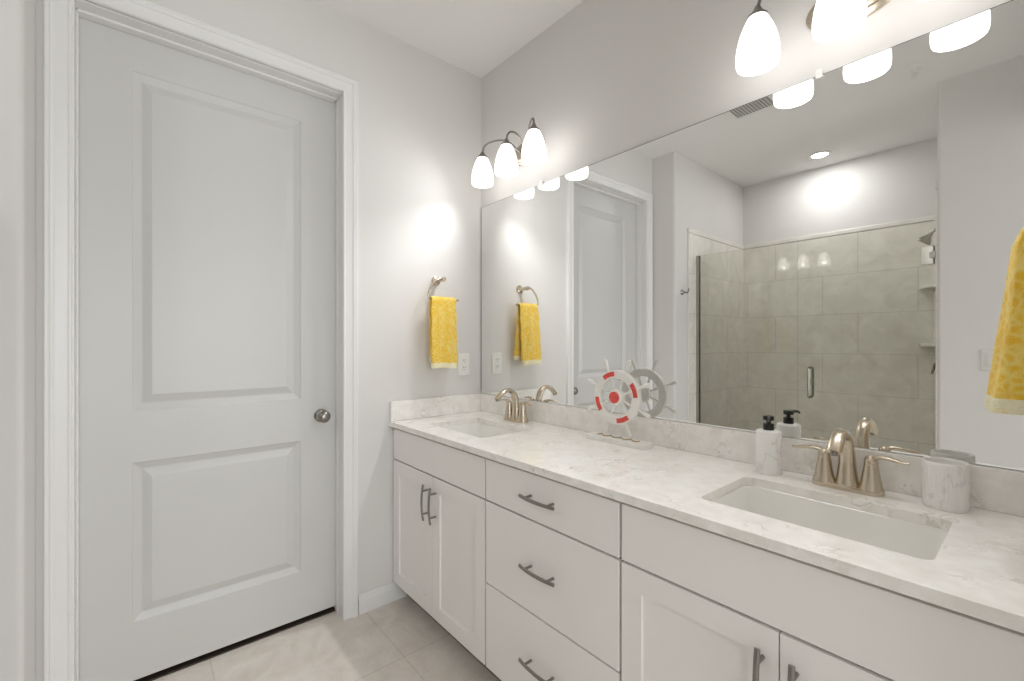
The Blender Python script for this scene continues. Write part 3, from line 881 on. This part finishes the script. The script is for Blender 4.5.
for y in (-1, 1):
    hx = 1.046-DXC
    za, zb = 0.905-0.10, 1.112-0.10
    path = [(hx, y*0.0052, za), (hx, y*0.030, za), (hx, y*0.044, za+0.008), (hx, y*0.047, za+0.022), (hx, y*0.047, zb-0.022), (hx, y*0.044, zb-0.008), (hx, y*0.030, zb), (hx, y*0.0052, zb)]
    sweep(bm, catmull(path, 4), 0.008, 12)
obj('pull_handle', bm, M['chrome'], t, smooth=50)
for zc in (1.812, 0.32):
    bm = B(); z = zc-0.10
    for y in (-1, 1):
        box(bm, (1.627-DXC, y*0.0052, z-0.055), (1.676-DXC, y*0.013, z+0.055))
    box(bm, (1.676-DXC, -0.013, z-0.055), (1.681-DXC, 0.013, z-0.022)); box(bm, (1.676-DXC, -0.013, z+0.022), (1.681-DXC, 0.013, z+0.055))
    hg = obj('hinge', bm, M['chrome'], t, bevel=0.001)
    bm = B(); box(bm, (1.664-DXC, -0.017, z-0.020), (1.6905-DXC, 0.017, z+0.020)); lathe(bm, [(0.006, z-0.055), (0.006, z+0.055)], 12, (1.682-DXC, 0.0, 0))
    obj('hinge_knuckle', bm, M['steel'], hg, bevel=0.001)

XE = XO-0.009
t = thing('shower_head', 'nickel shower head angled from the tiled end wall above the door hinge', 'shower head', (XE, -2.62, 2.06))
obj('flange', lathe(B(), [(0.028, 0), (0.028, -0.004), (0.012, -0.010), (0.011, -0.014), (0, -0.014)], 24, (0, 0, 0), 'X'), M['chrome'], t, smooth=40)
obj('arm', sweep(B(), catmull([(-0.010, 0, 0), (-0.035, 0, 0.004), (-0.060, 0, -0.008), (-0.082, 0, -0.030)], 5), 0.010, 12), M['chrome'], t, smooth=50)
bm = lathe(B(), [(0.0, 0.015), (0.012, 0.012), (0.014, -0.004), (0.020, -0.015), (0.042, -0.050), (0.044, -0.058), (0.038, -0.062), (0, -0.062)], 28)
bm.transform(Matrix.Translation((-0.082, 0, -0.034)) @ Matrix.Rotation(math.radians(38), 4, 'Y'))
obj('spray_head', bm, M['chrome'], t, smooth=40)
t = thing('shower_valve', 'round nickel shower valve with dark lever on the tiled end wall', 'shower valve', (XE, -2.62, 1.15))
obj('escutcheon', lathe(B(), [(0.08, 0), (0.08, -0.004), (0.072, -0.010), (0.03, -0.014), (0.026, -0.05), (0, -0.052)], 36, (0, 0, 0), 'X'), M['chrome'], t, smooth=40)
obj('lever', sweep(B(), catmull([(-0.040, 0, 0), (-0.055, 0.0, -0.012), (-0.066, 0.0, -0.04), (-0.074, 0.0, -0.075)], 5), interp([(0.013, 0.012), (0.011, 0.010), (0.008, 0.007), (0.007, 0.005)], 5), 12), M['steel'], t, smooth=50)

def corner_shelf(label):
    t = thing('corner_shelf', label, 'shelf', group='corner shelves in the shower')
    R_ = 0.19
    pts = [(0, 0)] + [(-R_*math.cos(PI/2*i/14), R_*math.sin(PI/2*i/14)) for i in range(15)]
    obj('ledge', prism(B(), pts, 0, 0.022), M['china'], t, bevel=0.004)
    pts2 = [(-0.002, 0.002)] + [(-R_*0.55*math.cos(PI/2*i/10), R_*0.55*math.sin(PI/2*i/10)) for i in range(11)]
    obj('bracket', prism(B(), pts2, -0.014, 0), M['china'], t, bevel=0.003)
    return t
c0 = corner_shelf('upper white corner shelf in the tiled shower'); c0.location = (XE-0.0005, YB+0.0095, 1.69)
copy_tree(c0, (XE-0.0005, YB+0.0095, 1.26), 0, 'lower white corner shelf in the tiled shower')

t = thing('robe_hook', 'small nickel robe hook on the wall beside the shower glass', 'hook', (XJ+0.0005, -1.885, 1.70))
obj('rosette', lathe(B(), [(0.022, 0), (0.022, 0.005), (0.015, 0.010), (0.008, 0.014), (0.0075, 0.03), (0, 0.03)], 24, (0, 0, 0), 'X'), M['steel'], t, smooth=40)
obj('hook_arm', sweep(B(), catmull([(0.025, 0, 0), (0.035, 0, -0.008), (0.050, 0, -0.004), (0.058, 0, 0.016), (0.057, 0, 0.026)], 5), 0.0055, 10), M['steel'], t, smooth=50)

# switch on the wall facing the mirror
t = thing('light_switch', 'pale switch plate on the plain wall reflected beside the towel', 'light switch', (1.915, YO+0.0005, 1.19))
MF = Matrix(((-1, 0, 0, 0), (0, 0, 1, 0), (0, 1, 0, 0), (0, 0, 0, 1)))
bm = loops(B(), [[MF @ Vector((x, y, z)) for x, y in rrect(0, 0, w, h, 0.006, 4)] for w, h, z in ((0.074, 0.118, 0), (0.074, 0.118, 0.003), (0.068, 0.112, 0.0055))], True, True)
obj('cover_plate', bm, M['putty'], t, smooth=30)
obj('rocker', prism(B(), rrect(0, 0, 0.033, 0.066, 0.002, 3), 0.005, 0.009, MF), M['putty'], t, bevel=0.001)

# ------------------------------------------------------------------ ceiling fittings
t = thing('recessed_light', 'round recessed downlight glowing in the ceiling over the shower', 'ceiling light', (0.935, -2.735, H-0.0005))
obj('trim_ring', lathe(B(), [(0.055, -0.004), (0.058, -0.008), (0.078, -0.006), (0.082, 0.0), (0.055, 0.0)], 40, cap0=False, cap1=False), M['plastic'], t, smooth=40)
obj('lens', lathe(B(), [(0.056, -0.002), (0.050, -0.0055), (0, -0.006)], 32, cap0=False), M['led'], t, smooth=40)
d = bpy.data.lights.new('downlight_beam', 'AREA'); d.shape = 'DISK'; d.size = 0.085; d.spread = math.radians(180); d.energy = SHOWER_W; d.color = (0.99, 0.99, 0.995)
o = bpy.data.objects.new('downlight_beam', d); COL.objects.link(o); o.location = (0, 0, -0.0085); o.parent = t

t = thing('air_vent', 'square white louvred vent in the ceiling', 'vent', (0.885, -1.49, H-0.0005))
a, b = 0.150, 0.118
bm = B()
for (x0, y0, x1, y1) in ((-a, -a, a, -b), (-a, b, a, a), (-a, -b, -b, b), (b, -b, a, b)): box(bm, (x0, y0, -0.010), (x1, y1, 0))
obj('frame', bm, M['plastic'], t, bevel=0.003)
obj('duct_shade', boxb((-b, -b, -0.0035), (b, b, -0.0005)), M['slot'], t)  # dark sheet standing in for the shade behind the slats
bm = B()
n = 13
for i in range(n):
    y = -b + 2*b*(i+0.5)/n
    box(bm, (-b, y-0.0026, -0.0085), (b, y+0.0026, -0.0070))
for i in range(1, 12):
    x = -b + 2*b*i/12
    box(bm, (x-0.0016, -b, -0.0080), (x+0.0016, b, -0.0065))
obj('grille', bm, M['plastic'], t)

t = thing('fire_sprinkler', 'small white fire sprinkler on the ceiling', 'sprinkler', (1.64, -1.785, H-0.0005))
obj('escutcheon', lathe(B(), [(0.038, 0), (0.036, -0.006), (0.022, -0.010), (0.013, -0.013), (0.013, -0.03), (0, -0.03)], 28), M['plastic'], t, smooth=40)
bm = B()
for s in (-1, 1): sweep(bm, catmull([(s*0.010, 0, -0.028), (s*0.016, 0, -0.042), (s*0.012, 0, -0.056), (0, 0, -0.064)], 4), 0.0028, 8)
obj('yoke', bm, M['plastic'], t, smooth=50)
obj('deflector', lathe(B(), [(0, -0.062), (0.017, -0.064), (0.018, -0.066), (0, -0.068)], 20), M['plastic'], t, smooth=40)
